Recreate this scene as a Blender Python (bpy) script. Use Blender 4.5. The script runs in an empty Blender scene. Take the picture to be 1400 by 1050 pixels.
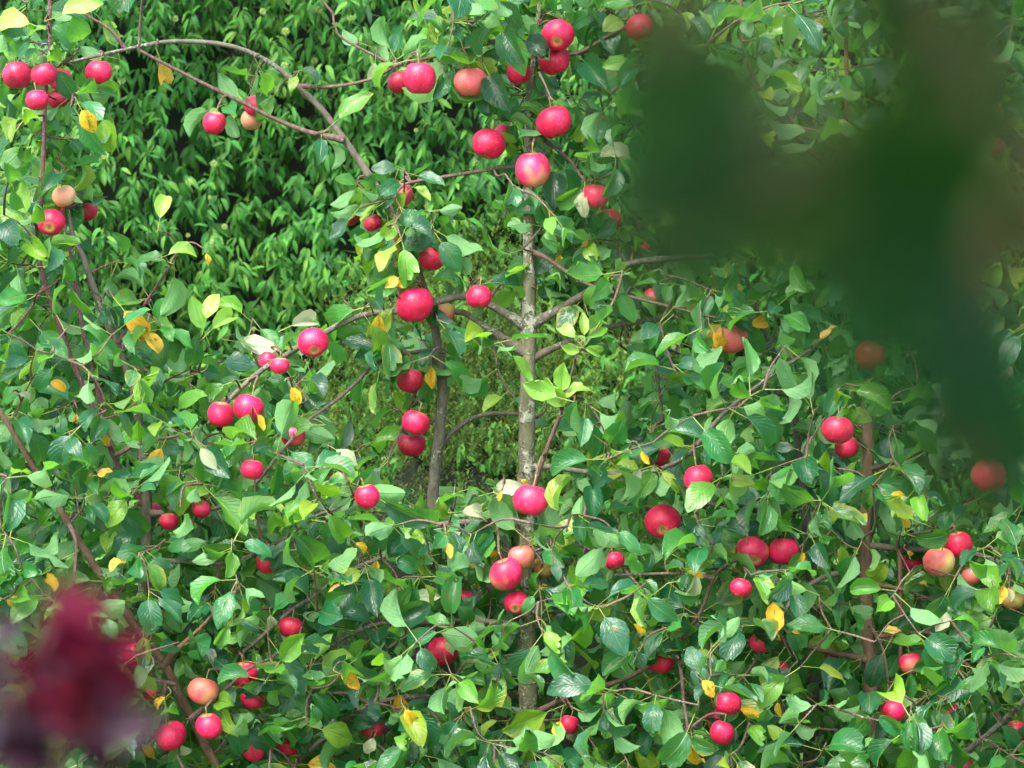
import bpy, math, random
import numpy as np
from mathutils import Vector, Matrix, noise

random.seed(7); rng = np.random.default_rng(7)
S = bpy.context.scene
COL = S.collection
R = math.radians

# ------------------------------------------------------------------ camera, sky, sun, exposure
DIST, WIDTH, CAMZ = 8.0, 2.1, 1.5            # focus distance, width of the view there, eye height
cam = bpy.data.cameras.new('camera'); camo = bpy.data.objects.new('camera', cam); COL.objects.link(camo)
camo.location = (0, -DIST, CAMZ); camo.rotation_euler = (R(90), 0, 0)
cam.sensor_width = 36; cam.lens = 36 * DIST / WIDTH
cam.clip_start = 0.05; cam.clip_end = 800
cam.dof.use_dof = True; cam.dof.focus_distance = DIST - 0.05; cam.dof.aperture_fstop = 7.1
S.camera = camo

SUN_EL, SUN_AZ = R(52), R(-150)              # high, hazy sun over the photographer's shoulder
W = bpy.data.worlds.new('World'); S.world = W; W.use_nodes = True
wn = W.node_tree.nodes; wl = W.node_tree.links
sky = wn.new('ShaderNodeTexSky'); sky.sky_type = 'NISHITA'; sky.sun_disc = False
sky.sun_elevation = SUN_EL; sky.sun_rotation = SUN_AZ
sky.air_density = 1.0; sky.dust_density = 3.0; sky.ozone_density = 1.0
wn['Background'].inputs[1].default_value = 0.15
wl.new(sky.outputs[0], wn['Background'].inputs[0])
sl = bpy.data.lights.new('sun', 'SUN'); sl.energy = 1.5; sl.angle = R(26); sl.color = (1, .97, .92)
so = bpy.data.objects.new('sun', sl); COL.objects.link(so)
sdir = Vector((math.sin(SUN_AZ) * math.cos(SUN_EL), math.cos(SUN_AZ) * math.cos(SUN_EL), math.sin(SUN_EL)))
so.rotation_euler = sdir.to_track_quat('Z', 'Y').to_euler()
S.view_settings.view_transform = 'Standard'; S.view_settings.look = 'None'
S.view_settings.gamma = 1; S.view_settings.exposure = 2.42
S.view_settings.use_curve_mapping = False
S.cycles.use_denoising = True
S.cycles.max_bounces = 7; S.cycles.diffuse_bounces = 4; S.cycles.glossy_bounces = 2
S.cycles.transmission_bounces = 4; S.cycles.sample_clamp_indirect = 6

PX = WIDTH / 1400                            # metres per photograph pixel at the focus distance
def at(px, py, y=0.0):
    k = (DIST + y) / DIST
    return Vector(((px - 700) * PX * k, y, CAMZ + (525 - py) * PX * k))
def pix(P):                                  # array of points -> photograph pixels
    k = DIST / (DIST + P[..., 1])
    return np.stack([700 + P[..., 0] * k / PX, 525 - (P[..., 2] - CAMZ) * k / PX], -1)

# ------------------------------------------------------------------ node helper and materials
class NT:
    def __init__(s, name):
        s.m = bpy.data.materials.new(name); s.m.use_nodes = True
        s.t = s.m.node_tree; s.t.nodes.clear()
    def n(s, typ, ins=None, **kw):
        nd = s.t.nodes.new('ShaderNode' + typ)
        for k, v in kw.items(): setattr(nd, k, v)
        for k, v in (ins or {}).items():
            if isinstance(v, bpy.types.NodeSocket): s.t.links.new(v, nd.inputs[k])
            else: nd.inputs[k].default_value = v
        return nd
    def math(s, op, a, b=0.0, c=None):
        ins = {0: a, 1: b}
        if c is not None: ins[2] = c
        return s.n('Math', ins, operation=op).outputs[0]
    def mix(s, f, a, b, mode='MIX'):
        nd = s.n('Mix', data_type='RGBA', blend_type=mode)
        for k, v in ((0, f), (6, a), (7, b)):
            if isinstance(v, bpy.types.NodeSocket): s.t.links.new(v, nd.inputs[k])
            elif k == 0: nd.inputs[k].default_value = v
            else: nd.inputs[k].default_value = (*v, 1) if len(v) == 3 else v
        return nd.outputs[2]
    def ramp(s, f, stops, mode='LINEAR'):
        nd = s.n('ValToRGB', {0: f}); cr = nd.color_ramp; cr.interpolation = mode
        while len(cr.elements) < len(stops): cr.elements.new(0.5)
        for e, (p, c) in zip(cr.elements, stops):
            e.position = p; e.color = (*c, 1) if len(c) == 3 else (c[0],) * 3 + (1,)
        return nd.outputs[0]
    def noise(s, vec, scale, detail=3, rough=.5):
        return s.n('TexNoise', {'Vector': vec, 'Scale': scale, 'Detail': detail, 'Roughness': rough})
    def out(s, sh, disp=None):
        s.n('OutputMaterial', {0: sh}); return s.m

def leaf_material(name, stops, under, trans, translucency=.42, rough=.27, spec=.65, spots=None, vein=.34):
    t = NT(name)
    oi = t.n('ObjectInfo').outputs['Random']; at_ = t.n('Attribute', attribute_name='rnd').outputs['Fac']
    r = t.math('FRACT', t.math('ADD', oi, at_))
    r2 = t.math('FRACT', t.math('MULTIPLY', r, 7.31)); r3 = t.math('FRACT', t.math('MULTIPLY', r, 23.7))
    uv = t.n('UVMap', uv_map='UVMap').outputs[0]
    sep = t.n('SeparateXYZ', {0: uv}); u, v = sep.outputs[0], sep.outputs[1]
    av = t.math('ABSOLUTE', t.math('SUBTRACT', v, .5))
    off = t.n('CombineXYZ', {0: u, 1: v, 2: t.math('MULTIPLY', r, 40)}).outputs[0]
    # midrib and curved side veins
    mid = t.n('MapRange', {'Value': av, 1: 0.012, 2: .045, 3: 1, 4: 0}).outputs[0]
    sv = t.math('SUBTRACT', t.math('MULTIPLY', u, 9.0), t.math('MULTIPLY', av, 6.0))
    wv = t.math('ABSOLUTE', t.math('SUBTRACT', t.math('FRACT', sv), .5))
    side = t.n('MapRange', {'Value': wv, 1: 0.0, 2: .10, 3: .55, 4: 0}).outputs[0]
    vn = t.math('MAXIMUM', mid, side)
    nz = t.noise(off, 5, 4, .6).outputs['Fac']
    base = t.ramp(r, stops)
    base = t.mix(t.math('MULTIPLY', t.math('SUBTRACT', nz, .35), .9), base, t.ramp(r2, stops))
    bright = t.n('HueSaturation', {'Hue': t.math('ADD', .488, t.math('MULTIPLY', r3, .024)), 'Saturation': 1.0, 'Value': t.math('ADD', .8, t.math('MULTIPLY', r2, .45)), 'Color': base}).outputs[0]
    base = t.mix(t.math('MULTIPLY', vn, vein), bright, (.22, .30, .10))
    if name == 'apple_leaf':                     # brown blotches and yellowing margins on some leaves
        sp = t.noise(off, 6, 4, .7).outputs['Fac']; some = t.n('MapRange', {'Value': r3, 1: .55, 2: 1.0, 3: .0, 4: .12}).outputs[0]
        base = t.mix(t.n('MapRange', {'Value': t.math('ADD', sp, some), 1: .68, 2: .73}).outputs[0], base, (.16, .09, .025))
        ed = t.math('MULTIPLY', t.n('MapRange', {'Value': t.math('ADD', av, t.math('MULTIPLY', sp, .3)), 1: .42, 2: .62}).outputs[0], t.math('GREATER_THAN', r2, .93))
        base = t.mix(t.math('MULTIPLY', ed, .7), base, (.34, .30, .03))
    if name == 'yellow_leaf':
        base = t.mix(t.math('MULTIPLY', t.n('MapRange', {'Value': t.math('ADD', t.math('MULTIPLY', av, -1.2), t.noise(off, 3, 3).outputs['Fac']), 1: .30, 2: .55}).outputs[0], r2), base, (.20, .33, .03))
    if spots:
        sp = t.noise(off, 7, 3, .7).outputs['Fac']
        base = t.mix(t.n('MapRange', {'Value': sp, 1: spots[0], 2: spots[0] + .05}).outputs[0], base, spots[1])
    if vein > .1: base = t.mix(t.n('MapRange', {'Value': u, 1: .0, 2: .02, 3: .85, 4: 0}).outputs[0], base, (.36, .40, .10))
    bf = t.n('NewGeometry').outputs['Backfacing']
    col = t.mix(bf, base, t.mix(t.math('MULTIPLY', nz, .6), under, base))
    bump = t.n('Bump', {'Strength': .5, 'Distance': .005, 'Height': t.math('ADD', t.math('MULTIPLY', vn, -.8), t.math('MULTIPLY', nz, .8))}).outputs[0]
    rg = t.n('MapRange', {'Value': bf, 3: rough, 4: .62}).outputs[0]
    p = t.n('BsdfPrincipled', {'Base Color': col, 'Roughness': t.math('ADD', rg, t.math('MULTIPLY', r3, .14)), 'Specular IOR Level': spec, 'Normal': bump})
    tr = t.n('BsdfTranslucent', {'Color': t.mix(.45, bright, trans), 'Normal': bump})
    return t.out(t.n('MixShader', {0: translucency, 1: p.outputs[0], 2: tr.outputs[0]}).outputs[0])

M = {}
M['leaf'] = leaf_material('apple_leaf', [(0, (.003, .045, .024)), (.3, (.006, .095, .042)), (.55, (.014, .14, .040)), (.8, (.045, .21, .025)), (.93, (.14, .32, .022)), (1, (.30, .40, .03))],
                          (.16, .35, .12), (.26, .70, .02))
M['young'] = leaf_material('young_leaf', [(0, (.16, .40, .05)), (1, (.30, .52, .08))], (.38, .52, .25), (.5, .8, .08))
M['yellow'] = leaf_material('yellow_leaf', [(0, (.62, .33, .01)), (.5, (.70, .44, .02)), (1, (.66, .44, .12))], (.72, .50, .22), (.9, .5, .03), .35, .5, .3, (.58, (.20, .08, .02)))
M['pale'] = leaf_material('pale_leaf', [(0, (.30, .38, .20)), (1, (.46, .46, .30))], (.42, .46, .32), (.7, .75, .4), .3, .5, .3)
M['ivy'] = leaf_material('ivy_leaf', [(0, (.005, .065, .016)), (.4, (.014, .125, .018)), (.75, (.042, .20, .020)), (1, (.14, .29, .04))], (.12, .26, .08), (.22, .5, .03), .34, .48, .35)
M['shrub'] = leaf_material('conifer_sprig', [(0, (.012, .05, .008)), (.5, (.032, .09, .010)), (1, (.10, .14, .014))], (.14, .19, .04), (.35, .4, .03), .3, .6, .3)
M['dark'] = leaf_material('shade_tinted_leaf', [(0, (.003, .028, .009)), (.4, (.005, .042, .010)), (.75, (.008, .045, .004)), (1, (.024, .055, .001))], (.004, .034, .007), (.04, .22, .008), .17, .75, .1)  # shade on the near branch is put into this dark base colour
M['russet'] = leaf_material('russet_leaf', [(0, (.10, .03, .012)), (1, (.12, .05, .02))], (.10, .04, .02), (.2, .06, .02), .2, .7, .1)
M['purple'] = leaf_material('purple_leaf', [(0, (.015, .002, .010)), (.5, (.03, .002, .012)), (1, (.012, .003, .018))], (.03, .004, .02), (.09, .0, .02), .14, .45, .35, None, .02)
M['crimson'] = leaf_material('crimson_leaf', [(0, (.06, .0006, .009)), (1, (.10, .0006, .018))], (.07, .001, .014), (.18, .0, .018), .2, .6, .2, None, .02)

def bark(name, c1, c2, lichen, amount, scale=1.0):
    t = NT(name)
    co = t.n('TexCoord').outputs['Object']
    st = t.n('Mapping', {'Vector': co, 'Scale': (1, 1, .35)}).outputs[0]
    n1 = t.noise(st, 90 * scale, 6, .65).outputs['Fac']; n2 = t.noise(co, 22 * scale, 4, .6).outputs['Fac']; n3 = t.noise(co, 160 * scale, 3, .6).outputs['Fac']
    c = t.mix(t.n('MapRange', {'Value': n1, 1: .35, 2: .65}).outputs[0], c1, c2)
    li = t.n('MapRange', {'Value': t.math('ADD', t.math('MULTIPLY', n2, .6), t.math('MULTIPLY', n3, .4)), 1: .62 - amount, 2: .68 - amount}).outputs[0]
    c = t.mix(t.math('MULTIPLY', li, .85), c, lichen)
    b = t.n('Bump', {'Strength': 1.0, 'Distance': .006, 'Height': t.math('ADD', n1, t.math('MULTIPLY', li, .5))}).outputs[0]
    return t.out(t.n('BsdfPrincipled', {'Base Color': c, 'Roughness': .78, 'Specular IOR Level': .3, 'Normal': b}).outputs[0])
M['bark_pale'] = bark('lichen_bark', (.085, .085, .045), (.165, .155, .09), (.36, .37, .28), .11)
M['bark'] = bark('grey_bark', (.075, .066, .048), (.15, .13, .095), (.28, .28, .21), .08)
M['bark_brown'] = bark('brown_bark', (.085, .050, .03), (.15, .095, .055), (.2, .2, .13), .03)
M['twig'] = bark('twig_bark', (.09, .05, .038), (.17, .11, .085), (.28, .24, .21), .06, 1.6)
M['twig_purple'] = bark('purple_twig_bark', (.10, .035, .04), (.17, .075, .075), (.28, .22, .22), .06, 1.6)

def apple_mat(name, red, dark, green, gmin, gmax):
    t = NT(name)
    oi = t.n('ObjectInfo').outputs['Random']
    co = t.n('TexCoord').outputs['Object']
    of = t.n('VectorMath', {0: co, 1: t.n('CombineXYZ', {0: t.math('MULTIPLY', oi, 3), 1: t.math('MULTIPLY', oi, 1.7), 2: 0.0}).outputs[0]}, operation='ADD').outputs[0]
    streak = t.noise(t.n('Mapping', {'Vector': of, 'Scale': (1, 1, .22)}).outputs[0], 95, 4, .6).outputs['Fac']
    big = t.noise(of, 16, 2, .5).outputs['Fac']
    sp = t.n('SeparateXYZ', {0: co})
    c = t.mix(t.n('MapRange', {'Value': streak, 1: .38, 2: .62}).outputs[0], red, dark)
    c = t.mix(t.n('MapRange', {'Value': t.noise(of, 24, 3, .6).outputs['Fac'], 1: .40, 2: .68}).outputs[0], c, tuple(x * .62 for x in dark))
    g = t.math('ADD', t.math('ADD', big, t.math('MULTIPLY', sp.outputs[0], 5.0)), t.math('MULTIPLY', streak, .15))
    c = t.mix(t.n('MapRange', {'Value': g, 1: gmin, 2: gmax}, interpolation_type='SMOOTHSTEP').outputs[0], c, green)
    vo = t.n('TexVoronoi', {'Vector': of, 'Scale': 190.0}).outputs['Distance']
    c = t.mix(t.n('MapRange', {'Value': vo, 1: .10, 2: .16, 3: .55, 4: 0}).outputs[0], c, (.80, .50, .38))
    rus = t.noise(of, 55, 5, .75).outputs['Fac']; c = t.mix(t.n('MapRange', {'Value': rus, 1: .68, 2: .74, 3: 0, 4: .6}).outputs[0], c, (.30, .13, .05))
    rad = t.math('SQRT', t.math('ADD', t.math('POWER', sp.outputs[0], 2.0), t.math('POWER', sp.outputs[1], 2.0)))
    cav = t.n('MapRange', {'Value': t.math('ADD', rad, t.math('MULTIPLY', streak, .008)), 1: .010, 2: .018, 3: 1, 4: 0}).outputs[0]
    c = t.mix(t.math('MULTIPLY', cav, .7), c, (.42, .34, .10))
    b = t.n('Bump', {'Strength': .12, 'Distance': .003, 'Height': big}).outputs[0]
    return t.out(t.n('BsdfPrincipled', {'Base Color': c, 'Roughness': t.math('ADD', .42, t.math('MULTIPLY', streak, .14)), 'Specular IOR Level': .5, 'Normal': b,
        'Sheen Weight': .0, 'Sheen Roughness': .5, 'Sheen Tint': (1, .6, .75, 1), 'Subsurface Weight': .06, 'Subsurface Radius': (.01, .003, .002)}).outputs[0])
GR = (.42, .44, .10)
M['apple_r'] = apple_mat('crimson_apple_skin', (.74, .010, .10), (.60, .003, .045), GR, .84, 1.08)
M['apple_p'] = apple_mat('pink_apple_skin', (.74, .025, .12), (.64, .008, .06), (.60, .40, .16), .70, 1.05)
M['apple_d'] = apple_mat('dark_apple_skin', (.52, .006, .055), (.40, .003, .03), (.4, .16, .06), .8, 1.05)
M['apple_g'] = apple_mat('blushed_apple_skin', (.68, .07, .11), (.62, .14, .10), (.52, .42, .12), .60, .95)
M['apple_y'] = apple_mat('pale_apple_skin', (.66, .22, .14), (.64, .30, .16), (.60, .44, .18), .5, .9)
def plain(name, c, rough=.7):
    t = NT(name)
    n = t.noise(t.n('TexCoord').outputs['Object'], 120, 3).outputs['Fac']
    return t.out(t.n('BsdfPrincipled', {'Base Color': t.mix(n, tuple(x * .6 for x in c), tuple(min(1, x * 1.3) for x in c)), 'Roughness': rough}).outputs[0])
M['stalk'] = plain('apple_stalk', (.20, .15, .05)); M['calyx'] = plain('apple_calyx', (.12, .09, .03))
M['umbel'] = plain('flower_head', (.24, .36, .09)); M['core'] = plain('shade_dark_core', (.007, .014, .004), .95)  # core is near black so gaps between leaves read as shade

def ground_mat():
    t = NT('grass_ground'); co = t.n('TexCoord').outputs['Object']
    a = t.noise(co, 3, 5).outputs['Fac']; b = t.noise(co, 60, 4).outputs['Fac']
    c = t.mix(a, (.05, .10, .02), (.09, .13, .03)); c = t.mix(t.math('MULTIPLY', b, .5), c, (.10, .08, .04))
    return t.out(t.n('BsdfPrincipled', {'Base Color': c, 'Roughness': .9, 'Normal': t.n('Bump', {'Height': b, 'Distance': .03}).outputs[0]}).outputs[0])
M['ground'] = ground_mat()

# ------------------------------------------------------------------ mesh helpers
def mesh_obj(name, V, F, mat, parent=None, uv=None, rnd=None, smooth=True):
    me = bpy.data.meshes.new(name)
    if isinstance(F, np.ndarray):            # all faces the same size
        n, k = F.shape
        me.vertices.add(len(V)); me.vertices.foreach_set('co', np.asarray(V, np.float32).ravel())
        me.loops.add(n * k); me.loops.foreach_set('vertex_index', F.astype(np.int32).ravel())
        me.polygons.add(n); me.polygons.foreach_set('loop_start', np.arange(0, n * k, k, dtype=np.int32))
        me.update(calc_edges=True)
    else: me.from_pydata([tuple(v) for v in V], [], F)
    if uv is not None:
        l = me.uv_layers.new(name='UVMap'); li = np.empty(len(me.loops), np.int32); me.loops.foreach_get('vertex_index', li)
        l.data.foreach_set('uv', np.asarray(uv, np.float32)[li].ravel())
    if rnd is not None:
        a = me.attributes.new('rnd', 'FLOAT', 'POINT'); a.data.foreach_set('value', np.asarray(rnd, np.float32))
    me.materials.append(mat)
    if smooth: me.polygons.foreach_set('use_smooth', np.ones(len(me.polygons), bool))
    o = bpy.data.objects.new(name, me); COL.objects.link(o)
    if parent: o.parent = parent
    return o
def link(name, me, parent=None):
    o = bpy.data.objects.new(name, me); COL.objects.link(o); o.parent = parent; return o
def thing(name, label, cat, group=None, loc=(0, 0, 0)):
    o = bpy.data.objects.new(name, None); COL.objects.link(o); o.location = loc; o.empty_display_size = .1
    o['label'] = label; o['category'] = cat
    if group: o['group'] = group
    return o

def smooth_path(pts, rad, step=.02):
    """Catmull-Rom resample of points (Vectors) and radii."""
    n = len(pts); P = [pts[0] * 2 - pts[1]] + list(pts) + [pts[-1] * 2 - pts[-2]]
    out, ro = [], []
    for i in range(n - 1):
        a, b, c, d = P[i:i + 4]; k = max(1, int((c - b).length / step))
        for j in range(k):
            t = j / k
            out.append(.5 * ((2 * b) + (c - a) * t + (2 * a - 5 * b + 4 * c - d) * t * t + (3 * b - a - 3 * c + d) * t ** 3))
            ro.append(rad[i] + (rad[i + 1] - rad[i]) * t)
    out.append(pts[-1].copy()); ro.append(rad[-1])
    return out, ro
def tube(path, rad, sides=8, knots=0.0):
    V, F = [], []
    up = Vector((.3, 1, .2)); 
    for i, p in enumerate(path):
        d = (path[min(i + 1, len(path) - 1)] - path[max(i - 1, 0)])
        if d.length < 1e-9: d = Vector((0, 0, 1))
        d.normalize(); a = d.cross(up)
        if a.length < 1e-3: a = d.cross(Vector((1, 0, 0)))
        a.normalize(); b = d.cross(a); up = -(a.cross(d)) if False else up
        kn = 1 + knots * (noise.noise(p * 14) + .6 * noise.noise(p * 45))
        for s in range(sides):
            an = 2 * math.pi * s / sides
            w = rad[i] * kn * (1 + knots * .5 * noise.noise(p * 30 + Vector((s * 1.7, 0, 0))))
            V.append(p + (a * math.cos(an) + b * math.sin(an)) * w)
    for i in range(len(path) - 1):
        for s in range(sides):
            q = (s + 1) % sides
            F.append((i * sides + s, i * sides + q, (i + 1) * sides + q, (i + 1) * sides + s))
    e = len(V); V.append(path[-1]); m = (len(path) - 1) * sides
    for s in range(sides): F.append((m + s, m + (s + 1) % sides, e, e))
    return V, [tuple(dict.fromkeys(f)) for f in F]

# ------------------------------------------------------------------ leaf templates (unit length along +X, upper face +Z)
def leaf_template(fold, droop, twist, wid=.31, wave=.02, petiole=.30, seed=0, stations=(.14, .34, .56, .76, .91), peak=.46, cols=(-1, -.5, 0, .5, 1)):
    r = random.Random(seed); V, UV = [], []
    def P(s, v):
        if s <= peak: w = wid * math.sin(math.pi / 2 * (s / peak)) ** .75
        else: w = wid * max(0, math.cos(math.pi / 2 * ((s - peak) / (1 - peak)))) ** .85
        ang = -droop * s; x0 = (math.sin(droop * s) / droop if abs(droop) > .01 else s); z0 = -((1 - math.cos(droop * s)) / droop if abs(droop) > .01 else 0)
        y = v * w; z = abs(v) ** 1.3 * w * fold + wave * math.sin(9 * s + 3 * v + seed) * abs(v)
        tw = twist * s; y, z = y * math.cos(tw) - z * math.sin(tw), y * math.sin(tw) + z * math.cos(tw)
        return (petiole + x0 - z * math.sin(-ang) * -1 * 0 + z * math.sin(droop * s), y, z0 + z * math.cos(droop * s))
    def add(s, v): V.append(P(s, v)); UV.append((s, .5 + .5 * v)); return len(V) - 1
    tris = []
    st = [s + r.uniform(-.02, .02) for s in stations]; nc = len(cols) - 1
    a = add(0, 0); rows = []
    for s in st: rows.append([add(s, c * (1 + r.uniform(-.07, .07) if abs(c) == 1 else 1)) for c in cols])
    b = add(1, 0)
    for j in range(nc): tris.append((a, rows[0][j], rows[0][j + 1])[::-1]); tris.append((b, rows[-1][j + 1], rows[-1][j])[::-1])
    for i in range(len(rows) - 1):
        for j in range(nc):
            p, q, s_, t_ = rows[i][j], rows[i][j + 1], rows[i + 1][j + 1], rows[i + 1][j]
            tris += [(p, t_, s_), (p, s_, q)]
    # petiole: three-sided tapering stalk that leaves the twig rising a little
    k = len(V); pr = .016
    if petiole > 0:
        for x, z, rr in ((0, 0, pr), (petiole + .03, 0.004, pr * .7)):
            for c in range(3): V.append((x, rr * math.cos(c * 2.094), z + rr * math.sin(c * 2.094) - .004)); UV.append((.0, .5))
        for c in range(3):
            d = (c + 1) % 3; tris += [(k + c, k + d, k + 3 + d), (k + c, k + 3 + d, k + 3 + c)]
    # upper face must look to +Z
    V = np.array(V); T = np.array(tris)
    n = np.cross(V[T[:, 1]] - V[T[:, 0]], V[T[:, 2]] - V[T[:, 0]])
    blade = np.arange(len(T)) < len(T) - (6 if petiole > 0 else 0)
    flip = blade & (n[:, 2] < 0); T[flip] = T[flip][:, ::-1]
    return V, T, np.array(UV)
TPL = [leaf_template((.2, .4, .65, 1.1)[i % 4] + random.uniform(-.08, .08), random.choice((.3, .6, .9, 1.3, 1.8, -.5)), random.uniform(-.8, .8), random.uniform(.25, .335), random.uniform(.03, .09), random.uniform(.30, .52), seed=i) for i in range(12)]
def tpl_mesh(name, tpl, mat):
    o = mesh_obj(name, tpl[0], tpl[1], mat, uv=tpl[2]); me = o.data; bpy.data.objects.remove(o); return me
LEAF_ME = {k: [tpl_mesh('leaf', t, M[k]) for t in TPL] for k in ('leaf', 'young', 'yellow', 'pale')}

def frames(A, N):
    """axis and rough normal arrays -> n x 3 x 3 matrices with columns (axis, side, normal)"""
    A = A / np.linalg.norm(A, axis=1, keepdims=True)
    Y = np.cross(N, A); l = np.linalg.norm(Y, axis=1, keepdims=True); Y = np.where(l < 1e-3, np.cross(A, [[.31, .7, .2]]), Y)
    Y /= np.linalg.norm(Y, axis=1, keepdims=True)
    return np.stack([A, Y, np.cross(A, Y)], 2)
def bake(name, tpls, which, O, Fm, L, mat, parent, tone=None):
    """many leaves joined into one mesh"""
    VV, TT, UU, RR = [], [], [], []; base = 0
    tone = rng.random(len(O)) if tone is None else tone
    for k, (v, f, uv) in enumerate(tpls):
        idx = np.where(which == k)[0]
        if not len(idx): continue
        w = np.einsum('nij,vj->nvi', Fm[idx], v) * L[idx][:, None, None] + O[idx][:, None, :]
        VV.append(w.reshape(-1, 3)); n = len(v)
        TT.append((f[None] + (base + np.arange(len(idx)) * n)[:, None, None]).reshape(-1, 3)); base += n * len(idx)
        UU.append(np.tile(uv, (len(idx), 1))); RR.append(np.repeat(tone[idx], n))
    o = mesh_obj(name, np.concatenate(VV), np.concatenate(TT), mat, parent, np.concatenate(UU), np.concatenate(RR))
    o['kind'] = 'stuff'; return o
def mat4(o, fm, l):
    return Matrix([[fm[i][0] * l, fm[i][1] * l, fm[i][2] * l, o[i]] for i in range(3)] + [[0, 0, 0, 1]])

# ------------------------------------------------------------------ ground
g = mesh_obj('ground', [(-300, -300, 0), (300, -300, 0), (300, 300, 0), (-300, 300, 0)], [(0, 1, 2, 3)], M['ground'])
g['kind'] = 'structure'; g['label'] = 'grassy ground under the orchard'

# ------------------------------------------------------------------ ivy hedge behind the trees
def fbm(x, z, s, seed=0.0): return noise.noise(Vector((x * s, seed, z * s))) + .5 * noise.noise(Vector((x * s * 2.1, seed + 5, z * s * 2.1)))
def build_hedge():
    root = thing('ivy_hedge', 'tall dark green ivy hedge with drooping leaves and round pale flower heads', 'hedge', loc=(0, 2.4, 0))
    inv = Vector((0, 2.4, 0))
    tp = [leaf_template(random.uniform(.2, .6), random.choice((.4, .8, 1.2)), random.uniform(-.4, .4), random.uniform(.125, .17), .02, 0, 50 + i, (.2, .45, .78), .36, (-1, 0, 1)) for i in range(6)]
    O, A, N, vis = [], [], [], []; heads = []
    pitch = .053
    for layer, (dep, dens) in enumerate(((0, 1), (.12, .9), (.25, .5))):
        nx, nz = int(5.0 / pitch), int(3.1 / pitch)
        for i in range(nx):
            for j in range(nz):
                if random.random() > dens: continue
                x = -2.5 + (i + random.uniform(-.1, 1.1)) * pitch; z = .05 + (j + random.uniform(-.1, 1.1)) * pitch
                b = fbm(x, z, 2.2) ; hole = fbm(x, z, 3.4, 9.3)
                if (layer == 0 and hole > .62) or (z < .5 and random.random() < .5): continue
                y = 1.85 + dep - .22 * b + random.uniform(-.07, .07)
                c = Vector((x, y, z)); n = random.randint(8, 12); tip = random.uniform(-.3, .3)
                for k in range(n):
                    an = 2 * math.pi * (k + random.random()) / n
                    rad = Vector((math.cos(an), 0, math.sin(an)))
                    a = rad * random.uniform(.5, 1) + Vector((tip, -random.uniform(.15, .6), -random.uniform(.5, 1.25)))
                    nn = Vector((random.gauss(0, .35), -.65 + random.gauss(0, .3), .7)) + rad * .3
                    O.append(c + rad * .006 + Vector((0, random.uniform(-.03, .03), random.uniform(-.02, .02)))); A.append(a); N.append(nn)
                    vis.append(layer == 0)
                if layer == 0 and random.random() < .03 + .40 * (fbm(x, z, 5, 3.1) > .2):
                    heads.append(c + Vector((random.uniform(-.03, .03), -.06, random.uniform(.02, .05))))
    O = np.array(O); A = np.array(A); N = np.array(N); Fm = frames(A, N); n = len(O)
    L = rng.uniform(.028, .052, n); wh = rng.integers(0, 6, n)
    p = pix(O); key = (p[:, 0] > 120) & (p[:, 0] < 700) & (p[:, 1] > 5) & (p[:, 1] < 400) & np.array(vis)
    cand = np.where(key)[0]; pick = cand[np.argsort(O[cand, 1] - L[cand])[:300]]
    mes = [tpl_mesh('leaf', t, M['ivy']) for t in tp]
    for q in pick:
        o = link('leaf', mes[wh[q]], root); o.matrix_local = mat4(O[q] - np.array(inv), Fm[q], L[q])
    rest = np.ones(n, bool); rest[pick] = False
    bake('foliage', tp, wh[rest], O[rest] - np.array(inv), Fm[rest], L[rest], M['ivy'], root, (np.array([.5 + .5 * fbm(o[0], o[2], 2.6, 17) for o in O[rest]]) * .55 + rng.random(int(rest.sum())) * .5) % 1)
    # flower heads: a knobbly globe of buds on a short stalk
    hv, hf = [], []
    ph = math.pi * (3 - 5 ** .5)
    for k in range(22):
        zz = 1 - 2 * (k + .5) / 22; rr = math.sqrt(1 - zz * zz); d = Vector((rr * math.cos(k * ph), rr * math.sin(k * ph), zz))
        e = d.orthogonal().normalized(); f = d.cross(e); b = len(hv); c = d * .72
        hv += [c + e * .26, c + f * .26, c - e * .26, c - f * .26, d * 1.12]
        hf += [(b, b + 1, b + 4), (b + 1, b + 2, b + 4), (b + 2, b + 3, b + 4), (b + 3, b, b + 4)]
    b = len(hv); hv += [Vector((.08, 0, -.7)), Vector((-.08, .08, -.7)), Vector((0, -.08, -.7)), Vector((.1, .5, -3.2))]
    hf += [(b, b + 1, b + 3), (b + 1, b + 2, b + 3), (b + 2, b, b + 3)]
    hm = None; rv, rf = [], []; cnt = 0
    heads.sort(key=lambda c: abs(pix(np.array(c))[0] - 350) + abs(pix(np.array(c))[1] - 200))
    for c in heads:
        s = random.uniform(.0055, .0105)
        if cnt < 220:
            if hm is None: o = mesh_obj('flower_head', hv, hf, M['umbel'], root, smooth=False); hm = o.data
            else: o = link('flower_head', hm, root)
            o.location = c - inv; o.scale = (s, s, s); o.rotation_euler = (random.uniform(-.4, .4), random.uniform(-.4, .4), random.uniform(0, 6)); cnt += 1
        else:
            b = len(rv); rv += [c - inv + v * s for v in hv]; rf += [tuple(i + b for i in f) for f in hf]
    o = mesh_obj('flowers', rv, rf, M['umbel'], root, smooth=False); o['kind'] = 'stuff'
    # lumpy inner stem core, coloured near black as shade behind the leaves
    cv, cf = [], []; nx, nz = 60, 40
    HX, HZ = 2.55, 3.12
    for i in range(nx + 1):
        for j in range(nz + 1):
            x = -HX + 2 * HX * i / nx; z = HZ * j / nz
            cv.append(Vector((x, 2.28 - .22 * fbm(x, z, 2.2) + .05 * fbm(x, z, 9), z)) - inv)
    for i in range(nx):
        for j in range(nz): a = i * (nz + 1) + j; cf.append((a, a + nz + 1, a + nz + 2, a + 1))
    b = len(cv)
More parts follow.
